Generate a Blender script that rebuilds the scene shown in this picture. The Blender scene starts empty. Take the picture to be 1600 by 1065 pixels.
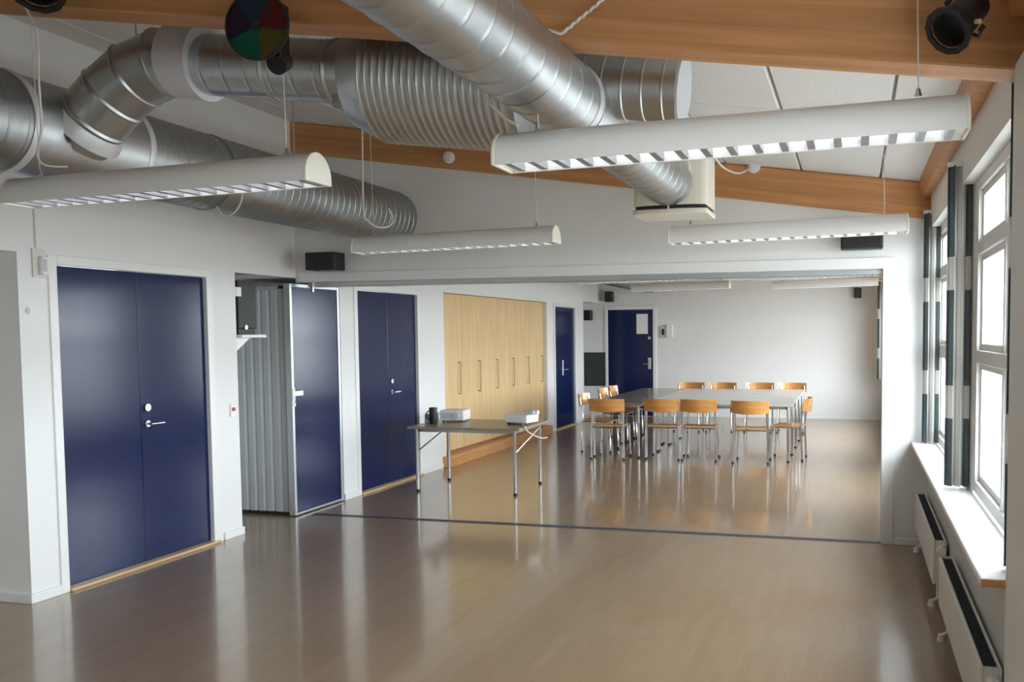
import bpy, bmesh, math, random
from mathutils import Vector, Matrix
random.seed(7)
S = bpy.context.scene
COL = S.collection

# ------------------------------------------------------------------ camera
YAW, PITCH, ROLL, EYE = 0.25046, -0.055096, -0.006829, 1.6162
cy, sy, cp, sp = math.cos(YAW), math.sin(YAW), math.cos(PITCH), math.sin(PITCH)
cr, sr = math.cos(ROLL), math.sin(ROLL)
r_ = Vector((cy, sy, 0)); f_ = Vector((-sy * cp, cy * cp, sp)); u_ = Vector((sy * sp, -cy * sp, cp))
R_ = cr * r_ + sr * u_; U_ = cr * u_ - sr * r_
cam = bpy.data.cameras.new('camera'); cam.sensor_width = 36.0; cam.sensor_fit = 'HORIZONTAL'
cam.lens = 1375.355 / 1600 * 36
cam.shift_x = -184.86 / 1600; cam.shift_y = 63.52 / 1600
cam.clip_start = 0.05; cam.clip_end = 300
co = bpy.data.objects.new('camera', cam); COL.objects.link(co)
M = Matrix.Identity(4)
for i in range(3):
    M[i][0], M[i][1], M[i][2] = R_[i], U_[i], -f_[i]
M[2][3] = EYE
co.matrix_world = M
S.camera = co

# ------------------------------------------------------------------ exposure, sky, daylight
S.view_settings.view_transform = 'Standard'; S.view_settings.look = 'None'
S.view_settings.exposure = 0.0; S.view_settings.gamma = 1.0; S.view_settings.use_curve_mapping = False
S.cycles.use_denoising = True
S.cycles.use_guiding = True; S.cycles.use_surface_guiding = True
S.cycles.max_bounces = 14; S.cycles.diffuse_bounces = 8; S.cycles.glossy_bounces = 6
S.cycles.transmission_bounces = 8; S.cycles.transparent_max_bounces = 12
S.cycles.sample_clamp_indirect = 4.0
S.cycles.caustics_refractive = False; S.cycles.caustics_reflective = False
SKY = 22.5
w = bpy.data.worlds.new('overcast_sky'); S.world = w; w.use_nodes = True
bg = w.node_tree.nodes['Background']; bg.inputs[0].default_value = (0.86, 0.915, 1.0, 1); bg.inputs[1].default_value = SKY


def portal(x, y0, y1, z0, z1, name, rot):
    L = bpy.data.lights.new(name, 'AREA'); L.shape = 'RECTANGLE'; L.size = y1 - y0; L.size_y = z1 - z0
    L.cycles.is_portal = True; L.energy = 1
    o = bpy.data.objects.new(name, L); COL.objects.link(o)
    o.location = (x, (y0 + y1) / 2, (z0 + z1) / 2); o.rotation_euler = rot


# window openings in the long right wall: (y0, y1)
WINS = [(4.97, 6.885), (3.09, 4.77), (8.25, 10.5), (12.1, 15.45), (-0.3, 2.45)]  # last one is unseen, added to bring more daylight into the near room
WZ0, WZ1 = 0.80, 2.37
def wz0(a): return 0.45 if 7 < a < 14 else WZ0   # lower sills in the far room
for a, b in WINS:
    portal(0.70, a, b, wz0(a), WZ1, 'daylight_portal', (math.pi / 2, 0, math.pi / 2))

# ------------------------------------------------------------------ materials
def mat(name, col, rough=0.5, metal=0.0, noise=0.0, scale=30.0, bump=0.0, coat=0.0, spec=0.5, emit=None, strength=0.0, stretch=(1, 1, 1)):
    m = bpy.data.materials.new(name); m.use_nodes = True
    nt = m.node_tree; b = nt.nodes['Principled BSDF']
    b.inputs['Base Color'].default_value = (*col, 1); b.inputs['Roughness'].default_value = rough
    b.inputs['Metallic'].default_value = metal; b.inputs['Coat Weight'].default_value = coat
    b.inputs['Specular IOR Level'].default_value = spec
    if emit:
        b.inputs['Emission Color'].default_value = (*emit, 1); b.inputs['Emission Strength'].default_value = strength
    if noise or bump:
        tc = nt.nodes.new('ShaderNodeTexCoord'); mp = nt.nodes.new('ShaderNodeMapping'); mp.inputs['Scale'].default_value = stretch
        nz = nt.nodes.new('ShaderNodeTexNoise'); nz.inputs['Scale'].default_value = scale; nz.inputs['Detail'].default_value = 4
        nt.links.new(tc.outputs['Object'], mp.inputs['Vector']); nt.links.new(mp.outputs[0], nz.inputs['Vector'])
        if noise:
            mx = nt.nodes.new('ShaderNodeMix'); mx.data_type = 'RGBA'
            mx.inputs['A'].default_value = (*[c * (1 - noise) for c in col], 1)
            mx.inputs['B'].default_value = (*[min(1, c * (1 + noise)) for c in col], 1)
            nt.links.new(nz.outputs['Fac'], mx.inputs['Factor']); nt.links.new(mx.outputs['Result'], b.inputs['Base Color'])
        if bump:
            bp = nt.nodes.new('ShaderNodeBump'); bp.inputs['Strength'].default_value = bump; bp.inputs['Distance'].default_value = 0.01
            nt.links.new(nz.outputs['Fac'], bp.inputs['Height']); nt.links.new(bp.outputs[0], b.inputs['Normal'])
    return m


def ramp(nt, stops):
    r = nt.nodes.new('ShaderNodeValToRGB'); e = r.color_ramp.elements
    while len(e) < len(stops): e.new(0.5)
    for k, (p, c) in enumerate(stops): e[k].position = p; e[k].color = (*c, 1)
    return r


def wood(name, c1, c2, scale=(1, 12, 12), rough=0.4, coat=0.0, knots=0.0, lam=0.0):
    """wood grain running along local X after scaling; optional lamella lines in Z and knots"""
    m = bpy.data.materials.new(name); m.use_nodes = True; nt = m.node_tree; b = nt.nodes['Principled BSDF']
    b.inputs['Roughness'].default_value = rough; b.inputs['Coat Weight'].default_value = coat
    tc = nt.nodes.new('ShaderNodeTexCoord'); mp = nt.nodes.new('ShaderNodeMapping'); mp.inputs['Scale'].default_value = scale
    nt.links.new(tc.outputs['Object'], mp.inputs['Vector'])
    nz = nt.nodes.new('ShaderNodeTexNoise'); nz.inputs['Scale'].default_value = 1.6; nz.inputs['Detail'].default_value = 6; nz.inputs['Distortion'].default_value = 0.6
    nt.links.new(mp.outputs[0], nz.inputs['Vector'])
    rp = ramp(nt, [(0.3, c1), (0.7, c2)]); nt.links.new(nz.outputs['Fac'], rp.inputs[0])
    out = rp.outputs[0]
    if lam:
        sx = nt.nodes.new('ShaderNodeSeparateXYZ'); nt.links.new(tc.outputs['Object'], sx.inputs[0])
        fl = nt.nodes.new('ShaderNodeMath'); fl.operation = 'MULTIPLY'; fl.inputs[1].default_value = 1 / lam; nt.links.new(sx.outputs['Z'], fl.inputs[0])
        fr = nt.nodes.new('ShaderNodeMath'); fr.operation = 'FLOOR'; nt.links.new(fl.outputs[0], fr.inputs[0])
        wn = nt.nodes.new('ShaderNodeTexWhiteNoise'); wn.noise_dimensions = '1D'; nt.links.new(fr.outputs[0], wn.inputs['W'])
        mr = nt.nodes.new('ShaderNodeMapRange'); mr.inputs['To Min'].default_value = 0.82; mr.inputs['To Max'].default_value = 1.08
        nt.links.new(wn.outputs['Value'], mr.inputs['Value'])
        mx = nt.nodes.new('ShaderNodeMix'); mx.data_type = 'RGBA'; mx.blend_type = 'MULTIPLY'; mx.inputs['Factor'].default_value = 1
        nt.links.new(out, mx.inputs['A']); nt.links.new(mr.outputs[0], mx.inputs['B']); out = mx.outputs['Result']
    if knots:
        vo = nt.nodes.new('ShaderNodeTexVoronoi'); vo.inputs['Scale'].default_value = 1.0
        m2 = nt.nodes.new('ShaderNodeMapping'); m2.inputs['Scale'].default_value = (2.2, 5, 5); nt.links.new(tc.outputs['Object'], m2.inputs['Vector'])
        nt.links.new(m2.outputs[0], vo.inputs['Vector'])
        kr = ramp(nt, [(0.03, (0.35, 0.2, 0.1)), (0.11, (1, 1, 1))]); nt.links.new(vo.outputs['Distance'], kr.inputs[0])
        mx = nt.nodes.new('ShaderNodeMix'); mx.data_type = 'RGBA'; mx.blend_type = 'MULTIPLY'; mx.inputs['Factor'].default_value = knots
        nt.links.new(out, mx.inputs['A']); nt.links.new(kr.outputs[0], mx.inputs['B']); out = mx.outputs['Result']
    nt.links.new(out, b.inputs['Base Color'])
    return m


def floor_mat():
    """three-strip lacquered ash parquet, grain along Y, every board a little different"""
    m = bpy.data.materials.new('ash_parquet'); m.use_nodes = True; nt = m.node_tree; b = nt.nodes['Principled BSDF']
    tc = nt.nodes.new('ShaderNodeTexCoord'); sx = nt.nodes.new('ShaderNodeSeparateXYZ'); nt.links.new(tc.outputs['Object'], sx.inputs[0])
    oi = nt.nodes.new('ShaderNodeObjectInfo')
    def M(op, a, bb=None):
        n = nt.nodes.new('ShaderNodeMath'); n.operation = op
        for k, v in enumerate((a, bb)):
            if v is None: continue
            if isinstance(v, (int, float)): n.inputs[k].default_value = v
            else: nt.links.new(v, n.inputs[k])
        return n.outputs[0]
    strip = M('FLOOR', M('MULTIPLY', M('ADD', sx.outputs['X'], 0.093), 1 / 0.062))
    seed = M('ADD', M('MULTIPLY', strip, 7.31), M('MULTIPLY', oi.outputs['Random'], 91.7))
    blk = M('FLOOR', M('ADD', M('MULTIPLY', sx.outputs['Y'], 2.1), M('MULTIPLY', seed, 3.17)))
    wn = nt.nodes.new('ShaderNodeTexWhiteNoise'); wn.noise_dimensions = '2D'
    cx = nt.nodes.new('ShaderNodeCombineXYZ'); nt.links.new(seed, cx.inputs[0]); nt.links.new(blk, cx.inputs[1]); nt.links.new(cx.outputs[0], wn.inputs['Vector'])
    rp = ramp(nt, [(0.0, (0.240, 0.158, 0.089)), (0.5, (0.256, 0.170, 0.097)), (1.0, (0.273, 0.183, 0.106))]); nt.links.new(wn.outputs['Value'], rp.inputs[0])
    mp = nt.nodes.new('ShaderNodeMapping'); mp.inputs['Scale'].default_value = (60, 3, 1); nt.links.new(tc.outputs['Object'], mp.inputs['Vector'])
    nz = nt.nodes.new('ShaderNodeTexNoise'); nz.inputs['Scale'].default_value = 1; nz.inputs['Detail'].default_value = 5; nt.links.new(mp.outputs[0], nz.inputs['Vector'])
    gr = ramp(nt, [(0.3, (0.93, 0.93, 0.93)), (0.7, (1.05, 1.05, 1.05))]); nt.links.new(nz.outputs['Fac'], gr.inputs[0])
    mx = nt.nodes.new('ShaderNodeMix'); mx.data_type = 'RGBA'; mx.blend_type = 'MULTIPLY'; mx.inputs['Factor'].default_value = 1
    nt.links.new(rp.outputs[0], mx.inputs['A']); nt.links.new(gr.outputs[0], mx.inputs['B'])
    nt.links.new(mx.outputs['Result'], b.inputs['Base Color'])
    b.inputs['Roughness'].default_value = 0.30; b.inputs['Specular IOR Level'].default_value = 0.7
    b.inputs['Coat Weight'].default_value = 0.7; b.inputs['Coat Roughness'].default_value = 0.10; b.inputs['Coat IOR'].default_value = 1.55
    return m


def curtain_mat():
    """white cloth printed with tall charcoal-green blocks; U across the cloth, V is height in metres"""
    m = bpy.data.materials.new('printed_curtain_cloth'); m.use_nodes = True; nt = m.node_tree; b = nt.nodes['Principled BSDF']
    b.inputs['Roughness'].default_value = 0.9
    uv = nt.nodes.new('ShaderNodeUVMap'); sx = nt.nodes.new('ShaderNodeSeparateXYZ'); nt.links.new(uv.outputs[0], sx.inputs[0])
    ru = ramp(nt, [(0.0, (1, 1, 1)), (0.30, (0, 0, 0)), (0.72, (1, 1, 1)), (0.97, (0, 0, 0))]); ru.color_ramp.interpolation = 'CONSTANT'
    nt.links.new(sx.outputs['X'], ru.inputs[0])
    sc = nt.nodes.new('ShaderNodeMath'); sc.operation = 'MULTIPLY'; sc.inputs[1].default_value = 1 / 2.6; nt.links.new(sx.outputs['Y'], sc.inputs[0])
    zs = [(0.0, 1), (1.15, 0), (1.325, 1), (1.82, 0), (2.0, 1)]
    rv = ramp(nt, [(z / 2.6, (c, c, c)) for z, c in zs]); rv.color_ramp.interpolation = 'CONSTANT'; nt.links.new(sc.outputs[0], rv.inputs[0])
    mu = nt.nodes.new('ShaderNodeMath'); mu.operation = 'MULTIPLY'; nt.links.new(ru.outputs[0], mu.inputs[0]); nt.links.new(rv.outputs[0], mu.inputs[1])
    mx = nt.nodes.new('ShaderNodeMix'); mx.data_type = 'RGBA'; mx.inputs['A'].default_value = (0.78, 0.77, 0.74, 1); mx.inputs['B'].default_value = (0.13, 0.165, 0.175, 1)
    nt.links.new(mu.outputs[0], mx.inputs['Factor']); nt.links.new(mx.outputs['Result'], b.inputs['Base Color'])
    tr = nt.nodes.new('ShaderNodeBsdfTranslucent'); nt.links.new(mx.outputs['Result'], tr.inputs['Color'])
    ms = nt.nodes.new('ShaderNodeMixShader'); ms.inputs[0].default_value = 0.42
    nt.links.new(b.outputs[0], ms.inputs[1]); nt.links.new(tr.outputs[0], ms.inputs[2]); nt.links.new(ms.outputs[0], nt.nodes['Material Output'].inputs[0])
    return m


def glass_mat():
    m = bpy.data.materials.new('window_glass'); m.use_nodes = True; nt = m.node_tree; nt.nodes.remove(nt.nodes['Principled BSDF'])
    t = nt.nodes.new('ShaderNodeBsdfTransparent'); t.inputs[0].default_value = (0.95, 0.97, 0.96, 1)
    g = nt.nodes.new('ShaderNodeBsdfGlossy'); g.inputs['Roughness'].default_value = 0.02
    ms = nt.nodes.new('ShaderNodeMixShader'); ms.inputs[0].default_value = 0.07
    nt.links.new(t.outputs[0], ms.inputs[1]); nt.links.new(g.outputs[0], ms.inputs[2]); nt.links.new(ms.outputs[0], nt.nodes['Material Output'].inputs[0])
    return m


def gel_mat(name, col):
    m = bpy.data.materials.new(name); m.use_nodes = True; nt = m.node_tree; b = nt.nodes['Principled BSDF']
    b.inputs['Base Color'].default_value = (*col, 1); b.inputs['Roughness'].default_value = 0.12
    t = nt.nodes.new('ShaderNodeBsdfTransparent'); t.inputs[0].default_value = (*[min(1, c * 2) for c in col], 1)
    ms = nt.nodes.new('ShaderNodeMixShader'); ms.inputs[0].default_value = 0.45
    nt.links.new(b.outputs[0], ms.inputs[1]); nt.links.new(t.outputs[0], ms.inputs[2]); nt.links.new(ms.outputs[0], nt.nodes['Material Output'].inputs[0])
    return m


WHITE = mat('white_wall_paint', (0.80, 0.80, 0.785), 0.6, noise=0.02, scale=6, bump=0.03)
TRIMW = mat('white_gloss_trim', (0.82, 0.82, 0.80), 0.35)
CEILM = mat('wood_wool_panel', (0.82, 0.80, 0.78), 0.9, noise=0.16, scale=45, bump=0.6, stretch=(1, 3, 1))
CSLAB = mat('ceiling_joint_shadow_board', (0.35, 0.34, 0.32), 0.9, noise=0.05)
BEAM = wood('glulam_pine', (0.47, 0.205, 0.075), (0.63, 0.315, 0.125), (0.7, 10, 14), 0.45, 0.1, 0.8, 0.085)
FLOORM = floor_mat()
SUBF = mat('subfloor', (0.12, 0.09, 0.07), 0.8, noise=0.1)
BLUE = mat('navy_blue_door_paint', (0.005, 0.0125, 0.062), 0.17, noise=0.06, scale=3, spec=0.30)
THRESH = wood('oak_threshold', (0.50, 0.34, 0.18), (0.66, 0.48, 0.28), (12, 1, 12), 0.4)
STEEL = mat('brushed_steel', (0.62, 0.62, 0.62), 0.28, 1.0)
CHROME = mat('chrome_tube', (0.72, 0.73, 0.75), 0.16, 1.0)
ALU = mat('anodised_aluminium', (0.62, 0.66, 0.68), 0.35, 0.8)
GALV = mat('galvanised_sheet', (0.52, 0.54, 0.55), 0.38, 1.0, noise=0.14, scale=5)
GALVD = mat('galvanised_spiral_sheet', (0.40, 0.42, 0.42), 0.42, 1.0, noise=0.12, scale=7)
GALVB = mat('bright_collar_sheet', (0.72, 0.72, 0.76), 0.45, 0.35, noise=0.05)
INSUL = mat('pale_end_cap', (0.62, 0.65, 0.68), 0.5, 0.2)
LAMPW = mat('lamp_white_lacquer', (0.80, 0.79, 0.77), 0.38)
LAMPC = mat('lamp_cream_end', (0.84, 0.82, 0.70), 0.4)
LOUV = mat('mirror_louvre', (0.88, 0.88, 0.90), 0.12, 1.0)
TUBE = mat('fluorescent_tube', (0.9, 0.9, 0.9), 0.3, emit=(0.95, 0.98, 1.0), strength=10.0)
CREAM = mat('cream_diffuser_lacquer', (0.84, 0.80, 0.69), 0.4)
BLACK = mat('black_plastic', (0.012, 0.012, 0.012), 0.5)
BLKM = mat('black_stage_paint', (0.010, 0.010, 0.011), 0.45)
DARK = mat('dark_slot', (0.02, 0.02, 0.02), 0.8)
GREYV = mat('grey_vinyl_fold', (0.47, 0.50, 0.51), 0.5, noise=0.05, scale=8)
RADW = mat('radiator_enamel', (0.76, 0.75, 0.72), 0.35)
RADG = mat('radiator_grille', (0.05, 0.055, 0.075), 0.5)
WALLG = mat('grey_under_window_paint', (0.60, 0.61, 0.59), 0.6, noise=0.02)
BIRCH = wood('birch_veneer', (0.66, 0.44, 0.20), (0.78, 0.57, 0.30), (14, 14, 0.8), 0.4, 0.05)
PLINTH = wood('orange_pine_plinth', (0.55, 0.26, 0.09), (0.66, 0.34, 0.13), (9, 1, 12), 0.4)
CHAIRW = wood('beech_plywood', (0.52, 0.23, 0.055), (0.66, 0.33, 0.10), (2, 12, 12), 0.3, 0.2)
LAMG = mat('grey_laminate', (0.48, 0.48, 0.45), 0.16, noise=0.03, scale=40, spec=0.6)
LAMREFL = mat('brown_laminate', (0.22, 0.19, 0.145), 0.16, noise=0.04, scale=40, spec=0.6)  # brown stands in for the dark door mirrored in the tabletop
BEIGE = wood('light_laminate_top', (0.27, 0.205, 0.125), (0.33, 0.26, 0.165), (2, 10, 10), 0.3)
WPLAS = mat('white_plastic', (0.80, 0.81, 0.80), 0.35)
CLEARP = mat('pale_grey_plastic', (0.55, 0.58, 0.60), 0.3)
CORD = mat('white_cord', (0.72, 0.70, 0.66), 0.6)
BOARD = mat('dark_pinboard_cloth', (0.035, 0.045, 0.045), 0.8, noise=0.1, scale=60)
PAPER = mat('white_paper', (0.82, 0.83, 0.84), 0.7)
LENSD = mat('dark_lens_glass', (0.05, 0.055, 0.06), 0.08, spec=0.8)
TUBE.cycles.emission_sampling = 'NONE'
REFL = mat('white_reflector', (0.86, 0.86, 0.86), 0.3)
BRONZE = mat('dull_bronze', (0.30, 0.25, 0.18), 0.45, 0.8)
BLADE = mat('grey_louvre_blade', (0.40, 0.41, 0.43), 0.4, 0.6)
RED = mat('red_button', (0.6, 0.03, 0.03), 0.4)
TRACK = mat('blue_grey_track', (0.13, 0.15, 0.19), 0.35, 0.6)
GROUND = mat('outdoor_paving', (0.36, 0.35, 0.33), 0.9, noise=0.15, scale=2)
CURT = curtain_mat(); GLASS = glass_mat()

# ------------------------------------------------------------------ mesh helpers
class MB:
    def __init__(s): s.v = []; s.f = []; s.uv = None
    def add(s, vs, fs):
        n = len(s.v); s.v += [tuple(v) for v in vs]; s.f += [tuple(i + n for i in f) for f in fs]; return s
    def box(s, x0, x1, y0, y1, z0, z1):
        v = [(x, y, z) for z in (z0, z1) for y in (y0, y1) for x in (x0, x1)]
        return s.add(v, [(0, 2, 3, 1), (4, 5, 7, 6), (0, 1, 5, 4), (2, 6, 7, 3), (0, 4, 6, 2), (1, 3, 7, 5)])
    def hexa(s, v):  # 8 corners ordered like box
        return s.add(v, [(0, 2, 3, 1), (4, 5, 7, 6), (0, 1, 5, 4), (2, 6, 7, 3), (0, 4, 6, 2), (1, 3, 7, 5)])
    def prism(s, prof, axis, a, b):
        """closed outline prof (2-D) extruded along axis from a to b"""
        def P(p, t): return {'x': (t, p[0], p[1]), 'y': (p[0], t, p[1]), 'z': (p[0], p[1], t)}[axis]
        n = len(prof); v = [P(p, a) for p in prof] + [P(p, b) for p in prof]
        f = [(i, (i + 1) % n, n + (i + 1) % n, n + i) for i in range(n)] + [tuple(range(n))[::-1], tuple(range(n, 2 * n))]
        return s.add(v, f)
    def tube(s, path, rad, seg=12, cap=True):
        """round bar along a path; rad is a number or one radius per point"""
        P = [Vector(p) for p in path]; n = len(P); rr = rad if isinstance(rad, (list, tuple)) else [rad] * n
        T = []
        for i in range(n):
            t = (P[min(i + 1, n - 1)] - P[max(i - 1, 0)])
            if t.length < 1e-9: t = P[min(i + 2, n - 1)] - P[max(i - 2, 0)]
            T.append(t.normalized())
        up = Vector((0, 0, 1)) if abs(T[0].z) < 0.9 else Vector((0, 1, 0))
        nrm = T[0].cross(up).normalized(); v = []
        for i in range(n):
            nrm = (nrm - T[i] * nrm.dot(T[i])).normalized(); bn = T[i].cross(nrm)
            for k in range(seg):
                a = 2 * math.pi * k / seg
                v.append(P[i] + (nrm * math.cos(a) + bn * math.sin(a)) * rr[i])
        f = [(i * seg + k, i * seg + (k + 1) % seg, (i + 1) * seg + (k + 1) % seg, (i + 1) * seg + k) for i in range(n - 1) for k in range(seg)]
        if cap: f += [tuple(range(seg))[::-1], tuple(range((n - 1) * seg, n * seg))]
        return s.add(v, f)
    def ribbed(s, a, b, R, pitch, rib, seg=40, cap=True):
        """spiral-seamed round duct from a to b: thin proud seams every pitch"""
        a, b = Vector(a), Vector(b); L = (b - a).length; d = (b - a) / L
        pts = [(0, R)]; t = pitch * 0.5
        while t < L - pitch * 0.2:
            for dt, dr in ((-0.10, 0), (-0.075, 0), (-0.03, rib), (0.03, rib), (0.075, 0), (0.10, 0)): pts.append((t + dt * pitch, R + dr))
            t += pitch
        pts.append((L, R))
        return s.tube([a + d * q[0] for q in pts], [q[1] for q in pts], seg, cap)
    def build(s, name, m, parent=None, loc=(0, 0, 0), rot=(0, 0, 0), smooth=False, bevel=0.0, bseg=1):
        me = bpy.data.meshes.new(name); me.from_pydata(s.v, [], s.f)
        bm = bmesh.new(); bm.from_mesh(me); bmesh.ops.recalc_face_normals(bm, faces=bm.faces); bm.to_mesh(me); bm.free()
        me.materials.append(m)
        if smooth:
            for p in me.polygons: p.use_smooth = True
            me.set_sharp_from_angle(angle=math.radians(40))
        o = bpy.data.objects.new(name, me); COL.objects.link(o); o.location = loc; o.rotation_euler = rot
        if parent: o.parent = parent
        if bevel:
            bv = o.modifiers.new('edge', 'BEVEL'); bv.width = bevel; bv.segments = bseg; bv.limit_method = 'ANGLE'
        return o


def BX(*a): return MB().box(*a)


def arc(cx, cy_, r, a0, a1, n): return [(cx + r * math.cos(math.radians(a0 + (a1 - a0) * i / n)), cy_ + r * math.sin(math.radians(a0 + (a1 - a0) * i / n))) for i in range(n + 1)]


def tag(o, label=None, cat=None, group=None, kind=None):
    if label: o['label'] = label
    if cat: o['category'] = cat
    if group: o['group'] = group
    if kind: o['kind'] = kind
    return o


def thing(name, label, cat, loc=(0, 0, 0), rot=(0, 0, 0), group=None, kind=None):
    o = bpy.data.objects.new(name, None); o.empty_display_size = 0.1; COL.objects.link(o)
    o.location = loc; o.rotation_euler = rot
    return tag(o, label, cat, group, kind)


def dup(root, loc, rot=None, label=None, group=None):
    def cpy(o, par):
        c = o.copy(); COL.objects.link(c)
        if par: c.parent = par
        for ch in list(o.children): cpy(ch, c)
        return c
    r = cpy(root, None); r.location = loc
    if rot is not None: r.rotation_euler = rot
    if label: r['label'] = label
    if group: r['group'] = group
    return r


# ------------------------------------------------------------------ dimensions
XL, XR = -4.835, 0.53            # left wall face, right wall face
YP, YQ = 6.897, 7.06             # partition wall (front, back)
YR = 16.594                      # far wall
def zc(x): return 2.783 - 0.147 * x   # underside of ceiling panels
def zb(x): return 2.515 - 0.147 * x   # underside of glulam beams
SL = math.atan(0.147)

# ------------------------------------------------------------------ floor
fl = tag(BX(-6.3, 0.78, -3.2, 16.8, -0.22, -0.021).build('floor', SUBF), 'lacquered ash parquet floor of long boards', None, None, 'structure')
bw = 0.186; i = 0
x = -6.05
base = None
while x < 0.53:
    off = (0.0, 1.35, 0.6, 1.95)[i % 4]; y = -3.0 - off
    while y < YR:
        y0, y1 = max(y, -3.0), min(y + 2.7, YR + 0.1)
        if y1 - y0 > 0.05 and y1 > 1.8 and not (x < -5.4 and y0 > 9):
            hx, hy = (bw - 0.00006) / 2, (y1 - y0 - 0.0001) / 2
            o = BX(-hx, hx, -hy, hy, -0.02, 0).build('floor_board', FLOORM, fl, loc=(x + bw / 2, (y0 + y1) / 2, 0))
        y += 2.7
    x += bw; i += 1
# the part of the floor behind the camera: joined boards
BX(-6.05, 0.57, -3.0, 1.0, -0.02, -0.0005).build('floor_board', FLOORM, fl)

# ------------------------------------------------------------------ ceiling
cl = MB()
def slab(mb, x0, x1, y0, y1, za, zb_):
    v = [(xx, yy, (za if k == 0 else zb_)(xx)) for k in (0, 1) for yy in (y0, y1) for xx in (x0, x1)]
    return mb.hexa(v)
slab(cl, -6.3, 0.78, -3.2, 16.8, lambda q: zc(q) + 0.022, lambda q: zc(q) + 0.25)
ceil = tag(cl.build('ceiling', CSLAB), 'sloping ceiling of pale wood wool panels', None, None, 'structure')
xs = [0.17 - 0.58 * k for k in range(-1, 11)]
ys = [-3.1, -0.1, 3.14, 5.0, 6.98, 8.8, 10.66, 12.5, 14.35, 16.7]
for a, b in zip(xs[1:], xs[:-1]):
    b = min(b, 0.53)
    for c, d in zip(ys[:-1], ys[1:]):
        hx, hy = (b - a) / 2 - 0.005, (d - c) / 2 - 0.004
        t = 0.024; g = 0.006
        v = [(-hx + g, -hy + g, 0), (hx - g, -hy + g, 0), (-hx + g, hy - g, 0), (hx - g, hy - g, 0), (-hx, -hy, g), (hx, -hy, g), (-hx, hy, g), (hx, hy, g)]
        mb = MB().hexa(v); mb.add([(-hx, -hy, g), (hx, -hy, g), (-hx, hy, g), (hx, hy, g), (-hx, -hy, t), (hx, -hy, t), (-hx, hy, t), (hx, hy, t)],
                                   [(4, 5, 7, 6), (0, 1, 5, 4), (2, 6, 7, 3), (0, 4, 6, 2), (1, 3, 7, 5)])
        xm = (a + b) / 2
        mb.build('ceiling_panel', CEILM, ceil, loc=(xm, (c + d) / 2, zc(xm)), rot=(0, SL, 0))

# ------------------------------------------------------------------ walls
def wall(name, boxes, m, label):
    mb = MB()
    for b in boxes: mb.box(*b)
    return tag(mb.build(name, m), label, None, None, 'structure')
XW = -5.0
TOPL = 3.53
D1, REC, D3, CLO, D4 = (4.40, 5.83), (6.10, 7.58), (7.82, 9.18), (9.80, 13.48), (13.80, 15.01)
segs = [(XW, XL, 4.20, D1[0], 0, TOPL), (XW, XL, D1[1], REC[0], 0, TOPL), (XW, XL, REC[1], D3[0], 0, TOPL), (XW, XL, D3[1], CLO[0], 0, TOPL),
        (XW, XL, CLO[1], D4[0], 0, TOPL), (XW, XL, D4[1], 15.45, 0, TOPL)]
for a, b in (D1, REC, D3, CLO, D4): segs.append((XW, XL, a, b, 2.125, TOPL))
segs.append((XW, XL, -3.0, 4.20, 2.125, TOPL))
segs.append((XW, XL, 15.45, YR, 2.20, TOPL))
segs += [(-6.2, XW, 4.20, 4.40, 0, TOPL), (-6.2, XW, -3.0, 4.2, 2.125, 2.3), (-6.3, -6.2, -3.0, 4.4, 0, 2.3)]     # open bay nearer than the blue double door
segs += [(-5.75, XW, 5.97, 6.10, 0, 2.3), (-5.75, XW, 7.58, 7.70, 0, 2.3), (-5.85, -5.75, 5.97, 7.70, 0, 2.3), (-5.75, XW, 6.10, 7.58, 2.125, 2.3)]   # parking bay of the folding wall
segs += [(-5.6, XW, 9.68, 9.80, 0, 2.3), (-5.6, XW, 13.48, 13.6, 0, 2.3)]                                                               # wardrobe niche
segs += [(-5.9, XW, 15.33, 15.45, 0, 2.3), (-5.9, -5.8, 15.45, YR, 0, 2.3), (-5.8, XW, 15.45, YR, 2.20, 2.3)]                          # niche by the far door
wall('wall_left', segs, WHITE, 'white painted left wall with blue doors and wardrobe niche')
rs = []
edges = sorted(WINS)
y = -3.0
for a, b in edges:
    rs.append(((0.585 if abs(y - 4.77) < 0.01 else XR), 0.75, y, a, 0.765 if abs(y - 4.77) < 0.01 else 0, WZ1 if abs(y - 4.77) < 0.01 else 2.72)); rs.append((XR, 0.75, a, b + (0.2 if abs(b - 4.77) < 0.01 else 0), WZ1, 2.72)); y = b
rs.append((XR, 0.75, y, YR, 0, 2.72))
wall('wall_right', rs, WHITE, 'white painted window wall on the right')
mb = MB()
for a, b in edges: mb.box(XR, 0.75, a, b + (0.2 if abs(b - 4.77) < 0.01 else 0), 0, wz0(a) - 0.04)
tag(mb.build('wall_right_below_windows', WALLG), 'grey painted apron wall under the windows', None, None, 'structure')
wall('wall_far', [(-6.0, 0.75, YR, YR + 0.15, 0, 3.6)], WHITE, 'white end wall of the far room')
wall('wall_back', [(-6.3, 0.75, -3.2, -3.0, 0, 3.7)], WHITE, 'white end wall behind the viewer')
XJ = 0.196
pw = MB()
for (xa, xb, z0) in ((XL, XJ, 2.085), (XJ, XR, 0.0)):
    v = []
    for k in (0, 1):
        for yy in (YP, YQ):
            for xx in (xa, xb): v.append((xx, yy, z0 if k == 0 else zc(xx) + 0.01))
    pw.hexa(v)
tag(pw.build('wall_partition', WHITE), 'white cross wall with wide opening to the far room', None, None, 'structure')
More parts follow.
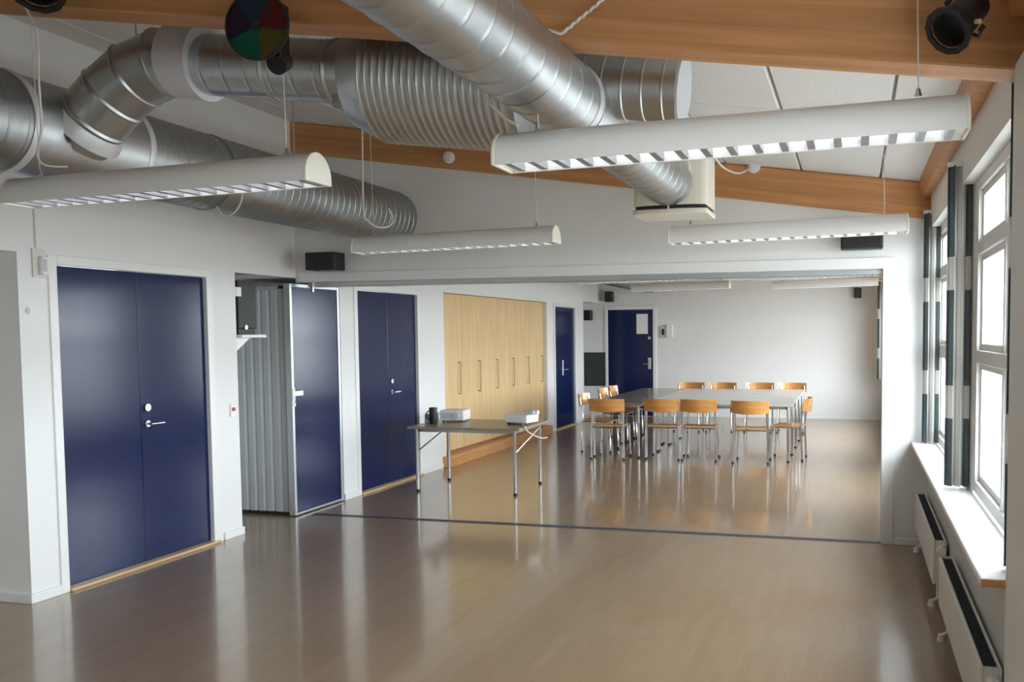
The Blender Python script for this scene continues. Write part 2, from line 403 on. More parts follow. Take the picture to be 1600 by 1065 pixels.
# flat casing round the big opening
mb = MB().box(XL + 0.03, XJ + 0.09, YP - 0.015, YP, 2.085, 2.17).box(XJ, XJ + 0.09, YP - 0.015, YP, 0, 2.085)
tag(mb.build('trim_1', TRIMW, bevel=0.003), 'flat white casing round the wide opening', None, None, 'structure')
rail = tag(BX(XL + 0.1, XJ, 6.93, 7.02, 2.045, 2.085).build('ceiling_track', ALU), 'grey metal sliding track under the header of the opening', 'track')
BX(XL + 0.1, XJ, 6.965, 6.985, 2.044, 2.06).build('track_slot', DARK, rail)
BX(XL + 0.13, XL + 0.16, 6.91, 6.93, 2.0, 2.09).build('end_stop', STEEL, rail)
ft = tag(BX(-4.74, XJ, 6.90, 6.97, -0.004, 0.004).build('floor_track', TRACK), 'dark blue grey floor track crossing the parquet below the opening', 'track')
BX(-4.74, XJ, 6.928, 6.942, 0.0035, 0.0055).build('track_groove', DARK, ft)
# right pilaster
tag(BX(0.485, 0.75, 2.62, 3.08, 0, 2.46).build('trim_2', WHITE, bevel=0.004), 'white pilaster at the right edge carrying the near beam', None, None, 'structure')

# baseboards
def skirting(name, boxes, label):
    mb = MB()
    for b in boxes: mb.box(*b)
    tag(mb.build(name, TRIMW, bevel=0.003), label, None, None, 'structure')
skirting('baseboard_left', [(XL, XL + 0.014, 4.20, D1[0] - 0.0, 0, 0.062), (XL, XL + 0.014, D1[1] + 0.05, REC[0], 0, 0.062), (XW, XL + 0.014, 6.10, 6.114, 0, 0.062),
                            (XL, XL + 0.014, REC[1], D3[0], 0, 0.062), (XL, XL + 0.014, D3[1], CLO[0], 0, 0.062), (XL, XL + 0.014, CLO[1], D4[0], 0, 0.062),
                            (XL, XL + 0.014, D4[1], 15.45, 0, 0.062), (-6.2, XL + 0.014, 4.186, 4.20, 0, 0.062)], 'low white skirting along the left wall')
skirting('baseboard_far', [(-3.70, XR, YR - 0.014, YR, 0, 0.05)], 'low white skirting along the far wall')
skirting('baseboard_partition', [(XJ + 0.09, XR, YP - 0.014, YP, 0, 0.05)], 'low white skirting right of the opening')

# ------------------------------------------------------------------ beams
def beam(y0, y1, label, n):
    x0, x1 = (-6.2, 0.525)
    o = thing('trim_%d' % n, label, None, (0, y0, 0), kind='structure')
    L = MB(); v = []
    # modelled in its own sloping frame so the grain follows the beam
    Lh = (x1 - x0) / math.cos(SL)
    b = BX(0, Lh, 0, y1 - y0, 0, 0.268 * math.cos(SL) - 0.004).build('timber', BEAM, None, bevel=0.006)
    b.parent = o; b.location = (x0, 0, zb(x0)); b.rotation_euler = (0, SL, 0)
    return o
beam(3.06, 3.22, 'orange glulam beam crossing the top of the view', 3)
beam(6.872, 6.99, 'orange glulam beam over the partition wall', 4)
beam(10.55, 10.71, 'first orange glulam beam of the far room', 5)
beam(14.25, 14.41, 'second orange glulam beam of the far room', 6)
mb = MB()
for a, b in ((-3.0, 3.06), (3.22, 6.872), (6.99, 10.55), (10.71, 14.25), (14.41, YR)):
    mb.hexa([(xx, yy, zz) for zz, xk in ((2.60, 0), (2.715, 1)) for yy in (a, b) for xx in ((0.47, 0.529) if xk == 0 else (0.445, 0.529))])
tag(mb.build('trim_7', BEAM), 'orange wooden wall plate along the top of the window wall', None, None, 'structure')

# ------------------------------------------------------------------ windows
def window(n, y0, y1, label):
    w_ = thing('window_%d' % n, label, None, (0.64, (y0 + y1) / 2, 0), kind='structure')
    hy = (y1 - y0) / 2; z0, z1 = wz0(y0), WZ1
    mb = MB()
    mb.box(-0.05, 0.05, -hy, -hy + 0.055, z0, z1).box(-0.05, 0.05, hy - 0.055, hy, z0, z1)
    mb.box(-0.05, 0.05, -hy + 0.055, hy - 0.055, z1 - 0.055, z1).box(-0.05, 0.05, -hy + 0.055, hy - 0.055, z0, z0 + 0.06)
    mb.build('frame', TRIMW, w_, bevel=0.003)
    for za, zb2 in ((1.995, 2.055), (1.455, 1.52)):
        BX(-0.05, 0.05, -hy + 0.055, hy - 0.055, za, zb2).build('transom', TRIMW, w_, bevel=0.003)
    BX(-0.045, 0.045, -0.018, 0.018, z0 + 0.06, z1 - 0.055).build('mullion', TRIMW, w_, bevel=0.003)
    for ya, yb in ((-hy + 0.055, -0.018), (0.018, hy - 0.055)):
        for za, zb2 in ((z0 + 0.06, 1.455), (1.52, 1.995), (2.055, z1 - 0.055)):
            s = 0.032
            m2 = MB().box(-0.03, 0.03, ya, ya + s, za, zb2).box(-0.03, 0.03, yb - s, yb, za, zb2).box(-0.03, 0.03, ya + s, yb - s, za, za + s).box(-0.03, 0.03, ya + s, yb - s, zb2 - s, zb2)
            sash = m2.build('sash', TRIMW, w_, bevel=0.002)
            BX(-0.004, 0.004, ya + s, yb - s, za + s, zb2 - s).build('pane', GLASS, sash)
    return w_
lab = ['white framed window beside the partition wall, behind the far curtains', 'white framed window beside the right pilaster, nearest one in view', 'white framed window of the far room nearest the opening',
       'white framed window of the far room, second from the opening', 'white framed window just outside the view on the right']
for k, (a, b) in enumerate(WINS): window(k + 1, a, b, lab[k])
# boards inside the window niches
sl = tag(BX(0.41, 0.59, 3.10, 6.885, 0.762, 0.79).build('window_sill', TRIMW, bevel=0.004), 'long white window sill board above the two radiators', 'window sill')
BX(0.412, 0.588, 3.094, 3.10, 0.763, 0.789).build('edge_strip', PLINTH, sl)
s2 = tag(BX(0.43, 0.59, 12.11, 15.44, 0.412, 0.44).build('window_sill', TRIMW, bevel=0.004), 'white window sill board under the second window of the far room', 'window sill')
BX(0.432, 0.588, 12.104, 12.11, 0.413, 0.439).build('edge_strip', PLINTH, s2)

# ------------------------------------------------------------------ curtains
def curtain(x0, x1, y, label, z0=0.80, z1=2.47, folds=3, amp=0.022):
    n = 60; vs = []; uvs = []
    for j, z in enumerate((z0, (z0 + z1) / 2, z1)):
        for i in range(n + 1):
            u = i / n; a = amp * (0.8 + 0.2 * (j != 2))
            vs.append((x0 + (x1 - x0) * u + 0.008 * math.sin(u * folds * 4 * math.pi), y + a * math.sin(u * folds * 2 * math.pi + 0.6), z)); uvs.append((u, z))
    fs = [(j * (n + 1) + i, j * (n + 1) + i + 1, (j + 1) * (n + 1) + i + 1, (j + 1) * (n + 1) + i) for j in range(2) for i in range(n)]
    c = thing('curtain', label, 'curtain', ((x0 + x1) / 2, y, z0), group='printed window curtains')
    L = c.location
    me = bpy.data.meshes.new('cloth'); me.from_pydata([(a - L[0], b - L[1], d - L[2]) for a, b, d in vs], [], fs)
    ul = me.uv_layers.new(name='UVMap')
    for p in me.polygons:
        p.use_smooth = True
        for li in p.loop_indices: ul.data[li].uv = uvs[me.loops[li].vertex_index]
    me.materials.append(CURT)
    o = bpy.data.objects.new('cloth', me); COL.objects.link(o); o.parent = c
    so = o.modifiers.new('thick', 'SOLIDIFY'); so.thickness = 0.003
    BX(-(x1 - x0) / 2 - 0.005, (x1 - x0) / 2 + 0.005, -0.012, 0.012, z1 - z0 - 0.005, z1 - z0 + 0.018).build('wall_arm', TRIMW, c)
    return c
curtain(0.478, 0.60, 6.76, 'printed curtain beside the partition wall, farthest of the near room')
curtain(0.462, 0.585, 4.89, 'printed curtain hanging between the two near windows')
curtain(0.505, 0.585, 3.22, 'narrow printed curtain bundle beside the right pilaster', folds=2, amp=0.03)
curtain(0.36, 0.50, 15.62, 'printed curtain at the far end of the far room windows')
curtain(0.36, 0.50, 11.0, 'printed curtain between the far room windows')

# ------------------------------------------------------------------ radiators
def radiator(y0, y1, label):
    h0, h1 = 0.16, 0.415; d = 0.075
    r = thing('radiator', label, 'radiator', (0.44, (y0 + y1) / 2, 0), group='low white radiators'); hl = (y1 - y0) / 2
    mb = MB().box(0, 0.014, -hl, hl, h0, h1)
    mb.build('front_panel', RADW, r, bevel=0.004, bseg=2)
    BX(d - 0.012, d, -hl, hl, h0, h1).build('rear_panel', RADW, r, bevel=0.003)
    MB().box(0.014, d - 0.012, -hl, -hl + 0.012, h0 + 0.01, h1 + 0.001).build('end_plate', RADW, r)
    MB().box(0.014, d - 0.012, hl - 0.012, hl, h0 + 0.01, h1 + 0.001).build('end_plate', RADW, r)
    g = BX(0.016, d - 0.014, -hl + 0.014, hl - 0.014, h1 - 0.02, h1 - 0.008).build('top_grille', RADG, r)
    m2 = MB(); k = -hl + 0.03
    while k < hl - 0.03: m2.box(0.017, d - 0.015, k, k + 0.004, h1 - 0.008, h1 - 0.003); k += 0.022
    sb = m2.build('grille_bar', RADG, g); sb['kind'] = 'stuff'
    mb = MB(); k = -hl + 0.02
    while k < hl - 0.03: mb.box(0.02, d - 0.018, k, k + 0.006, h0 + 0.02, h1 - 0.03); k += 0.05
    fo = mb.build('convector_fin', RADW, r); fo['kind'] = 'stuff'
    # thermostat head near the viewer's end
    MB().tube([(0.045, -hl - 0.045, h1 - 0.05), (0.045, -hl - 0.0, h1 - 0.05)], [0.022, 0.026], 20).build('thermostat_head', WPLAS, r, smooth=True)
    for yy in (-hl + 0.12, hl - 0.12):
        MB().tube([(0.04, yy, h0 + 0.02), (0.04, yy, 0.05), (0.01, yy, 0.03)], 0.011, 10).tube([(0.005, yy, 0.0), (0.005, yy, 0.035)], [0.024, 0.016], 14).build('foot', RADW, r, smooth=True)
    return r
radiator(5.27, 6.82, 'low white radiator under the sill beside the partition wall')
radiator(3.30, 4.90, 'low white radiator under the sill at the right edge of view')

# ------------------------------------------------------------------ doors
def lever(par, x, y, z, hand=1, plate=True):
    mb = MB().tube([(x, y, z), (x + 0.05, y, z), (x + 0.055, y + 0.012 * hand, z), (x + 0.055, y + 0.10 * hand, z)], 0.009, 10)
    mb.build('lever_handle', STEEL, par, smooth=True)
    MB().tube([(x, y, z), (x + 0.012, y, z)], 0.023, 20).build('rosette', STEEL, par, smooth=True)
def lock(par, x, y, z):
    MB().tube([(x, y, z), (x + 0.016, y, z)], 0.026, 20).build('lock_rosette', STEEL, par, smooth=True)

def door_left(n, y0, y1, leaves, label, hand_y, hand_dir=1, with_lock=True, long_plate=False, t=XL - 0.03):
    """blue flush door in the left wall; y0..y1 clear leaf width"""
    d = thing('door_%d' % n, label, None, (XL, (y0 + y1) / 2, 0), kind='structure'); h = (y1 - y0) / 2
    fw = 0.06; T = 2.065
    mb = MB().box(-0.16, 0.012, -h - fw, -h, 0, T + 0.062).box(-0.16, 0.012, h, h + fw, 0, T + 0.062).box(-0.16, 0.012, -h, h, T, T + 0.062)
    mb.build('frame', TRIMW, d, bevel=0.003)
    MB().box(-0.13, 0.03, -h - 0.0, h + 0.055, 0, 0.022).build('threshold', THRESH, d, bevel=0.004)
    w_ = 2 * h / leaves
    for k in range(leaves):
        a, b = -h + k * w_, -h + (k + 1) * w_
        lf = BX(-0.065, -0.02, a + 0.002, b - 0.002, 0.026, T - 0.003).build('leaf', BLUE, d, bevel=0.003)
        if k == leaves - 1:
            yy = hand_y - (y0 + y1) / 2
            if long_plate:
                BX(-0.02, -0.012, yy - 0.03, yy + 0.03, 0.90, 1.16).build('lock_plate', STEEL, lf, bevel=0.003)
            lever(lf, -0.02, yy, 1.0, hand_dir)
            if with_lock: lock(lf, -0.02, yy, 1.115)
    return d
door_left(1, 4.46, 5.765, 2, 'wide navy blue double door nearest on the left wall', 5.165, 1)
door_left(2, 7.88, 9.12, 2, 'navy blue double door between the folding wall and the wardrobe', 8.56, 1)
door_left(3, 13.87, 14.94, 1, 'navy blue single door beyond the wardrobe', 14.33, 1, False, True)

# door in the far wall
d = thing('door_4', 'dark navy door with a paper notice in the far wall', None, (-4.235, YR, 0), kind='structure')
h = 0.45; T = 2.07
MB().box(-h - 0.07, -h, -0.02, 0.0, 0, T + 0.07).box(h, h + 0.07, -0.02, 0.0, 0, T + 0.07).box(-h, h, -0.02, 0.0, T, T + 0.07).build('frame', TRIMW, d, bevel=0.003)
lf = BX(-h, h, -0.012, -0.001, 0.01, T).build('leaf', BLUE, d, bevel=0.002)
MB().tube([(h - 0.07, -0.012, 1.02), (h - 0.07, -0.06, 1.02), (h - 0.19, -0.06, 1.02)], 0.010, 10).build('lever_handle', STEEL, lf, smooth=True)
BX(h - 0.10, h - 0.04, -0.020, -0.012, 0.92, 1.14).build('lock_plate', STEEL, lf, bevel=0.002)
MB().tube([(h - 0.07, -0.012, 1.52), (h - 0.07, -0.03, 1.52)], 0.028, 16).build('deadlock', STEEL, lf, smooth=True)
tag(MB().hexa([(-4.11, YR - 0.018, 1.60), (-3.885, YR - 0.018, 1.60), (-4.11, YR - 0.014, 1.60), (-3.885, YR - 0.014, 1.60), (-4.11, YR - 0.018, 1.985), (-3.885, YR - 0.018, 1.985), (-4.11, YR - 0.014, 1.985), (-3.885, YR - 0.014, 1.985)]).build('paper_notice', PAPER),
    'white paper notice taped on the far navy door', 'paper')

# ------------------------------------------------------------------ folding wall parked in the bay
fw = thing('folding_wall', 'grey vinyl folding wall stacked in its bay with a navy pass door', 'folding wall', (XL, 6.80, 0))
xa = -0.60; npan = 6
for k in range(npan):
    a = xa + k * 0.088; b = a + 0.088
    yo_ = 0.03
    mb = MB()
    prof = [(a, yo_ + 0.03), (a + 0.02, yo_ + 0.012), (a + 0.068, yo_ + 0.012), (b, yo_ + 0.03), (b, 0.70), (a, 0.70)]
    mb.prism(prof, 'z', 0.03, 2.02).build('fold_panel', GREYV, fw)
BX(xa, -0.075, 0.045, 0.66, 0.004, 0.03).build('bottom_seal', BLACK, fw)
BX(xa, -0.02, 0.03, 0.66, 2.02, 2.05).build('head_profile', ALU, fw)
BX(-0.13, -0.09, 0.02, 0.05, 2.03, 2.06).build('carrier', BLACK, fw)
pd = MB().box(-0.062, 0.004, 0.0, 0.028, 0.008, 2.075).box(-0.062, 0.004, 0.735, 0.765, 0.008, 2.075).box(-0.062, 0.004, 0.028, 0.735, 0.008, 0.03).box(-0.062, 0.004, 0.028, 0.735, 2.045, 2.075)
pf = pd.build('pass_door_frame', ALU, fw, bevel=0.003)
lf = BX(-0.05, -0.006, 0.03, 0.733, 0.032, 2.043).build('pass_door_leaf', BLUE, fw, bevel=0.002)
BX(-0.006, 0.004, 0.035, 0.16, 1.075, 1.12).build('pull_handle', STEEL, lf, bevel=0.003)
BX(0.004, 0.012, -0.0, 0.03, 1.03, 1.15).build('lock_plate', WPLAS, pf, bevel=0.002)
BX(0.004, 0.012, 0.0, 0.035, 0.985, 1.02).build('lock_plate', WPLAS, pf, bevel=0.002)

# shelf with a black speaker inside the bay
sh = thing('wall_shelf', 'small white bracket shelf inside the folding wall bay', 'shelf', (-4.90, 6.114, 1.60))
BX(-0.10, 0.11, 0, 0.30, 0, 0.025).build('board', TRIMW, sh, bevel=0.003)
MB().prism([(0.0, 0.0), (0.22, 0.0), (0.0, -0.14)], 'x', -0.012, 0.012).build('bracket', TRIMW, sh)
spk = thing('loudspeaker', 'tall black loudspeaker standing on the bracket shelf in the bay', 'speaker', (-4.90, 6.27, 1.625))
BX(-0.11, 0.045, -0.11, 0.11, 0.05, 0.44).build('cabinet', BLACK, spk, bevel=0.006)
BX(-0.10, 0.03, -0.10, 0.10, 0.0, 0.05).build('base', BLACK, spk)
MB().tube([(0.045, -0.03, 0.06), (0.052, -0.03, 0.06)], 0.018, 14).build('knob', STEEL, spk, smooth=True)
bk = tag(BX(-4.885, -4.845, 6.115, 6.19, 1.935, 2.01).build('junction_box', WPLAS, bevel=0.004), 'small white junction box above the speaker in the bay', 'junction box')
BX(-4.845, -4.842, 6.125, 6.18, 1.945, 2.0).build('cover', WPLAS, bk)

# ------------------------------------------------------------------ wardrobe niche
FX = -4.895
wd = thing('wardrobe', 'birch veneer wall of six wardrobe doors with bar handles', 'wardrobe', (FX, 9.82, 0))
wth = (13.46 - 9.82) / 6
BX(-0.55, -0.022, -0.01, 3.65, 0.16, 2.12).build('carcass', BIRCH, wd)
for k in range(6):
    dd = BX(-0.02, 0.0, k * wth + 0.003, (k + 1) * wth - 0.003, 0.165, 2.105).build('door', BIRCH, wd, bevel=0.002)
    yy = (k + 1) * wth - 0.12
    MB().tube([(0.0, yy, 0.86), (0.03, yy, 0.86), (0.034, yy, 0.87), (0.034, yy, 1.25), (0.03, yy, 1.26), (0.0, yy, 1.26)], 0.006, 8).build('bar_handle', BRONZE, dd, smooth=True)
BX(-0.25, XL - FX, -0.01, 3.65, 0.0, 0.133).build('base', PLINTH, wd)
pl = tag(BX(XL + 0.001, XL + 0.085, 9.70, 13.47, 0, 0.135).build('wardrobe_plinth', PLINTH, bevel=0.004), 'orange pine plinth step along the foot of the wardrobe', 'plinth')
BX(XL + 0.085, XL + 0.088, 9.71, 13.46, 0.118, 0.124).build('groove', BIRCH, pl)

# ------------------------------------------------------------------ ducts
SPY = 3.62
def zcd(x): return 2.63 + 0.125 * (-0.85 - x)     # axis of the cross duct
md = thing('main_duct', 'large galvanised spiral duct running along the left wall', 'duct', (-3.86, 0, 2.615))
MB().ribbed((0, 0.5, 0), (0, 3.30, 0), 0.235, 0.10, 0.004).build('spiral_pipe', GALVD, md, smooth=True)
MB().ribbed((0, 3.96, 0), (0, 16.57, 0), 0.225, 0.075, 0.003).build('spiral_pipe', GALVD, md, smooth=True)
MB().tube([(0, 3.28, 0), (0, 3.98, 0)], 0.238, 48).build('saddle_pipe', GALV, md, smooth=True)
for yy in (3.29, 3.97): MB().tube([(0, yy - 0.02, 0), (0, yy, 0), (0, yy + 0.02, 0)], [0.24, 0.246, 0.24], 48).build('joint_band', GALVB, md, smooth=True)
MB().tube([(0, 4.62, 0), (0, 4.66, 0)], 0.232, 40).build('clamp_band', GALVD, md, smooth=True)
for xx, yy in ((0.17, 3.95), (0.05, 2.98), (0.16, 5.3)):
    zt = zc(-3.86 + xx) - 2.615
    MB().tube([(xx, yy, 0.18), (xx, yy, zt)], 0.006, 8).build('hanger_rod', STEEL, md, smooth=True)

cd = thing('cross_duct', 'galvanised cross duct with silencer behind the near beam', 'duct', (0, SPY, 0))
def CP(x, dz=0.0): return (x, 0, zcd(x) + dz)
# elbow of mitred segments dropping into the main duct
R1 = 0.155
elb = [(-3.02, 0, 2.915), (-3.22, 0, 2.925), (-3.38, -0.01, 2.875), (-3.51, -0.02, 2.785), (-3.62, -0.03, 2.685), (-3.72, -0.035, 2.60)]
for k in range(1, len(elb) - 1):
    a, b = Vector(elb[k]), Vector(elb[k + 1])
    MB().tube([a, b], R1, 40, cap=False).build('elbow_segment', GALV, cd, smooth=True)
    t = (Vector(elb[k + 1]) - Vector(elb[k - 1])).normalized()
    MB().tube([a - t * 0.012, a, a + t * 0.012], [R1 + 0.001, R1 + 0.008, R1 + 0.001], 40).build('seam', GALV, cd, smooth=True)
a, b = Vector(elb[-2]), Vector(elb[-1]); dn = (b - a).normalized()
MB().tube([b - dn * 0.12, b - dn * 0.09, b - dn * 0.05], [R1 + 0.004, R1 + 0.02, R1 + 0.03], 40, cap=False).build('saddle_rim', GALVB, cd, smooth=True)
MB().tube([(-3.23, 0, 2.925), CP(-3.00, 0.02)], R1 + 0.003, 40).build('pipe', GALV, cd, smooth=True)
MB().tube([CP(-3.14, 0.015), CP(-2.97, 0.01)], [R1 + 0.018, R1 + 0.02], 44).build('collar', GALVB, cd, smooth=True)
MB().ribbed(CP(-2.98), CP(-2.15), 0.138, 0.12, 0.002).build('pipe', GALV, cd, smooth=True)
for xx in (-2.60, -2.28): MB().tube([CP(xx - 0.012), CP(xx), CP(xx + 0.012)], [0.139, 0.147, 0.139], 40).build('joint_band', GALV, cd, smooth=True)
BX(-2.27, -2.22, -0.08, 0.0, zcd(-2.25) - 0.175, zcd(-2.25) - 0.10).build('clamp_lug', GALV, cd, bevel=0.005)
# silencer: bigger corrugated drum with conical ends
sil = MB(); pts = [(-2.165, 0.20), (-2.15, 0.235), (-2.04, 0.28)]; q = -2.03
while q < -1.36:
    pts += [(q, 0.28), (q + 0.011, 0.288), (q + 0.022, 0.28)]; q += 0.034
pts += [(-1.33, 0.28), (-1.20, 0.16)]
sil.tube([CP(p[0], -0.012) for p in pts], [p[1] for p in pts], 56).build('silencer', GALV, cd, smooth=True)
MB().ribbed(CP(-1.22), CP(-0.70), 0.132, 0.085, 0.004).build('pipe', GALV, cd, smooth=True)
MB().tube([CP(-0.70), CP(-0.688)], 0.140, 44).build('end_cap', INSUL, cd, smooth=True)

sd = thing('supply_duct', 'bright galvanised duct running toward the cream air diffuser', 'duct', (-1.13, 0, 2.55))
RS = 0.147
MB().ribbed((0, 0.4, 0), (0, 3.50, 0), RS, 0.135, 0.0028).build('spiral_pipe', GALV, sd, smooth=True)
MB().ribbed((0, 3.72, 0), (0, 5.42, 0), RS, 0.135, 0.0028).build('spiral_pipe', GALV, sd, smooth=True)
MB().tube([(0, 3.46, 0), (0, 3.76, 0)], RS + 0.006, 44).build('tee_piece', GALV, sd, smooth=True)
MB().tube([(0, 3.40, 0), (0, 3.43, 0), (0, 3.46, 0)], [RS + 0.002, RS + 0.010, RS + 0.002], 44).build('joint_band', GALVB, sd, smooth=True)
MB().tube([(0, SPY, 0.03), (0, SPY, 0.12)], 0.10, 32).build('tee_branch', GALV, sd, smooth=True)

db = thing('air_diffuser', 'cream half-round air diffuser box at the end of the supply duct', 'air diffuser', (-1.13, 5.42, 2.585))
prof = [(-0.235, 0.34), (0.235, 0.34), (0.235, 0.03)] + [(0.235 * math.cos(math.radians(t)), 0.03 - 0.05 * math.sin(math.radians(t))) for t in range(15, 180, 15)] + [(-0.235, 0.03)]
MB().prism(prof, 'z', -0.175, 0.22).build('casing', CREAM, db, bevel=0.006, bseg=2)
pr2 = [(p[0] * 0.95, p[1] * 0.96 + 0.008) for p in prof]
MB().prism(pr2, 'z', -0.20, -0.17).build('slot', DARK, db)
pr3 = [(p[0] * 1.02, p[1] * 1.0 - (0.006 if p[1] < 0.1 else 0)) for p in prof]
MB().prism(pr3, 'z', -0.23, -0.198).build('bottom_plate', CREAM, db, bevel=0.005)
MB().tube([(-0.02, -0.03, 0.03), (-0.02, 0.0, 0.03)], RS + 0.008, 40).build('spigot', CREAM, db, smooth=True)
BX(-0.004, 0.004, -0.03, 0.01, -0.2, -0.17).build('spacer', CREAM, db)

db2 = dup(db, (-1.58, 12.2, 2.585), None, 'cream air diffuser of the far room, its bottom just showing under the header')
sd2 = thing('supply_duct', 'galvanised duct of the far room behind its air diffuser', 'duct', (-1.58, 0, 2.62))
MB().ribbed((0, 12.545, 0), (0, 14.2, 0), 0.13, 0.135, 0.003).build('spiral_pipe', GALV, sd2, smooth=True)

for xx in (-0.18, 0.18):
    MB().tube([(xx, 0.2, 0.22), (xx, 0.2, zc(-1.58 + xx) - 2.585)], 0.005, 8).build('hanger_rod', STEEL, db2, smooth=True)
for yy in (12.75, 13.9):
    MB().tube([(0, yy, 0.125), (0, yy, zc(-1.58) - 2.62)], 0.005, 8).build('hanger_rod', STEEL, sd2, smooth=True)

# ------------------------------------------------------------------ pendant louvre lamps
def make_lamp(label):
    t = thing('pendant_lamp', label, 'lamp', (0, 0, 0), group='long white louvre lamps')
    L = 0.775; w2 = 0.088
    outer = [(w2 * math.cos(math.radians(a)), 0.094 * math.sin(math.radians(a))) for a in range(0, 181, 12)]
    inner = [(p[0] * 0.95, p[1] * 0.95) for p in outer]
    prof = [(w2, -0.029)] + outer + [(-w2, -0.029), (-w2 * 0.95, -0.029)] + inner[::-1] + [(w2 * 0.95, -0.029)]
    # open trough: outer shell
    n = len(outer) + 2; o_ = [(w2, -0.029)] + outer + [(-w2, -0.029)]; i_ = [(w2 * .95, -0.029)] + inner + [(-w2 * .95, -0.029)]
    mb = MB(); v = []
    for xx in (-L, L):
        v += [(xx, p[0], p[1]) for p in o_] + [(xx, p[0], p[1]) for p in i_]
    f = []
    for k in range(n - 1):
        f += [(k, k + 1, 2 * n + k + 1, 2 * n + k), (n + k, 3 * n + k, 3 * n + k + 1, n + k + 1)]
    f += [(0, 2 * n, 3 * n, n), (n - 1, 2 * n - 1, 4 * n - 1, 3 * n - 1)]
    mb.add(v, f).build('housing', LAMPW, t, smooth=True)
    for sx in (-1, 1):
        MB().prism([(p[0] * 1.03, p[1] * 1.03) for p in o_], 'x', sx * L, sx * (L + 0.012)).build('end_cap', LAMPC, t, bevel=0.002)
    # curved side reflectors
    for sy_ in (-1, 1):
        mb = MB(); pts = [(0.081, -0.027), (0.075, -0.005), (0.062, 0.022), (0.040, 0.042)]
        vv = []
        for xx in (-L + 0.01, L - 0.01): vv += [(xx, sy_ * p[0], p[1]) for p in pts]
        mb.add(vv, [(k, k + 1, 5 + k, 4 + k) for k in range(3)]).build('side_reflector', REFL, t, smooth=True)
    MB().tube([(-L + 0.03, 0, 0.035), (L - 0.03, 0, 0.035)], 0.013, 14).build('tube', TUBE, t, smooth=True)
    nb = 18
    bl = None
    for k in range(nb):
        xx = -L + 0.04 + (2 * L - 0.08) * k / (nb - 1)
        pr = [(-0.079, -0.025), (0.079, -0.025), (0.073, 0.0), (0.05, 0.010), (-0.05, 0.010), (-0.073, 0.0)]
        if bl is None:
            bl = MB().prism(pr, 'x', -0.012, 0.012).build('louvre_blade', BLADE, t, loc=(xx, 0, 0))
        else:
            c = bl.copy(); COL.objects.link(c); c.parent = t; c.location = (xx, 0, 0)
    for sx in (-1, 1):
        MB().tube([(sx * 0.64, 0, 0.10), (sx * 0.64, 0, 0.125)], [0.012, 0.006], 10).build('wire_gripper', STEEL, t, smooth=True)
    return t
TILT = -0.018
def lamp(t, xc, y, z, label, first=False):
    if not first: t = dup(t, (xc, y, z), (0, TILT, 0), label)
    else: t.location = (xc, y, z); t.rotation_euler = (0, TILT, 0); t['label'] = label
    for sx in (-1, 1):
        xx = xc + sx * 0.64; top = zc(xx) - z
        MB().tube([(sx * 0.64, 0, 0.12), (sx * 0.64, 0, top - 0.0)], 0.0022 if y < 6 else 0.003, 6).build('suspension_wire', CORD, t, smooth=True)
    return t
L0 = make_lamp('lamp')
lamp(L0, -2.935, 3.24, 2.257, 'white louvre lamp at the left, in front of the main duct', True)
lamps = [(-0.45, 2.98, 2.248, 'largest white louvre lamp, upper right under the near beam'),
         (-2.82, 5.90, 2.265, 'white louvre lamp in front of the partition, left of the cream diffuser'),
         (-0.46, 6.02, 2.27, 'white louvre lamp in front of the partition, just above the right speaker'),
         (-2.69, 11.0, 2.30, 'white louvre lamp seen under the header, left one of the far room'),
         (-0.46, 11.0, 2.30, 'white louvre lamp seen under the header, right one of the far room'),
         (-2.69, 13.75, 2.32, 'white louvre lamp deepest in the far room, left side'),
         (-0.46, 13.75, 2.32, 'white louvre lamp deepest in the far room, right side')]
src = L0
base_children = [c for c in L0.children if not c.name.startswith('suspension_wire')]
for xc, y, z, lb in lamps:
    r = L0.copy(); COL.objects.link(r)
    for ch in base_children:
        c = ch.copy(); COL.objects.link(c); c.parent = r
    r.location = (xc, y, z); r.rotation_euler = (0, TILT, 0); r['label'] = lb
    for sx in (-1, 1):
        xx = xc + sx * 0.64; top = zc(xx) - z
        if y < 4 and sx < 0: top = 2.403 - z      # this end hangs from the supply duct
        MB().tube([(sx * 0.64, 0, 0.10), (sx * 0.64, 0, top)], 0.0022 if y < 6 else 0.003, 6).build('suspension_wire', CORD, r, smooth=True)

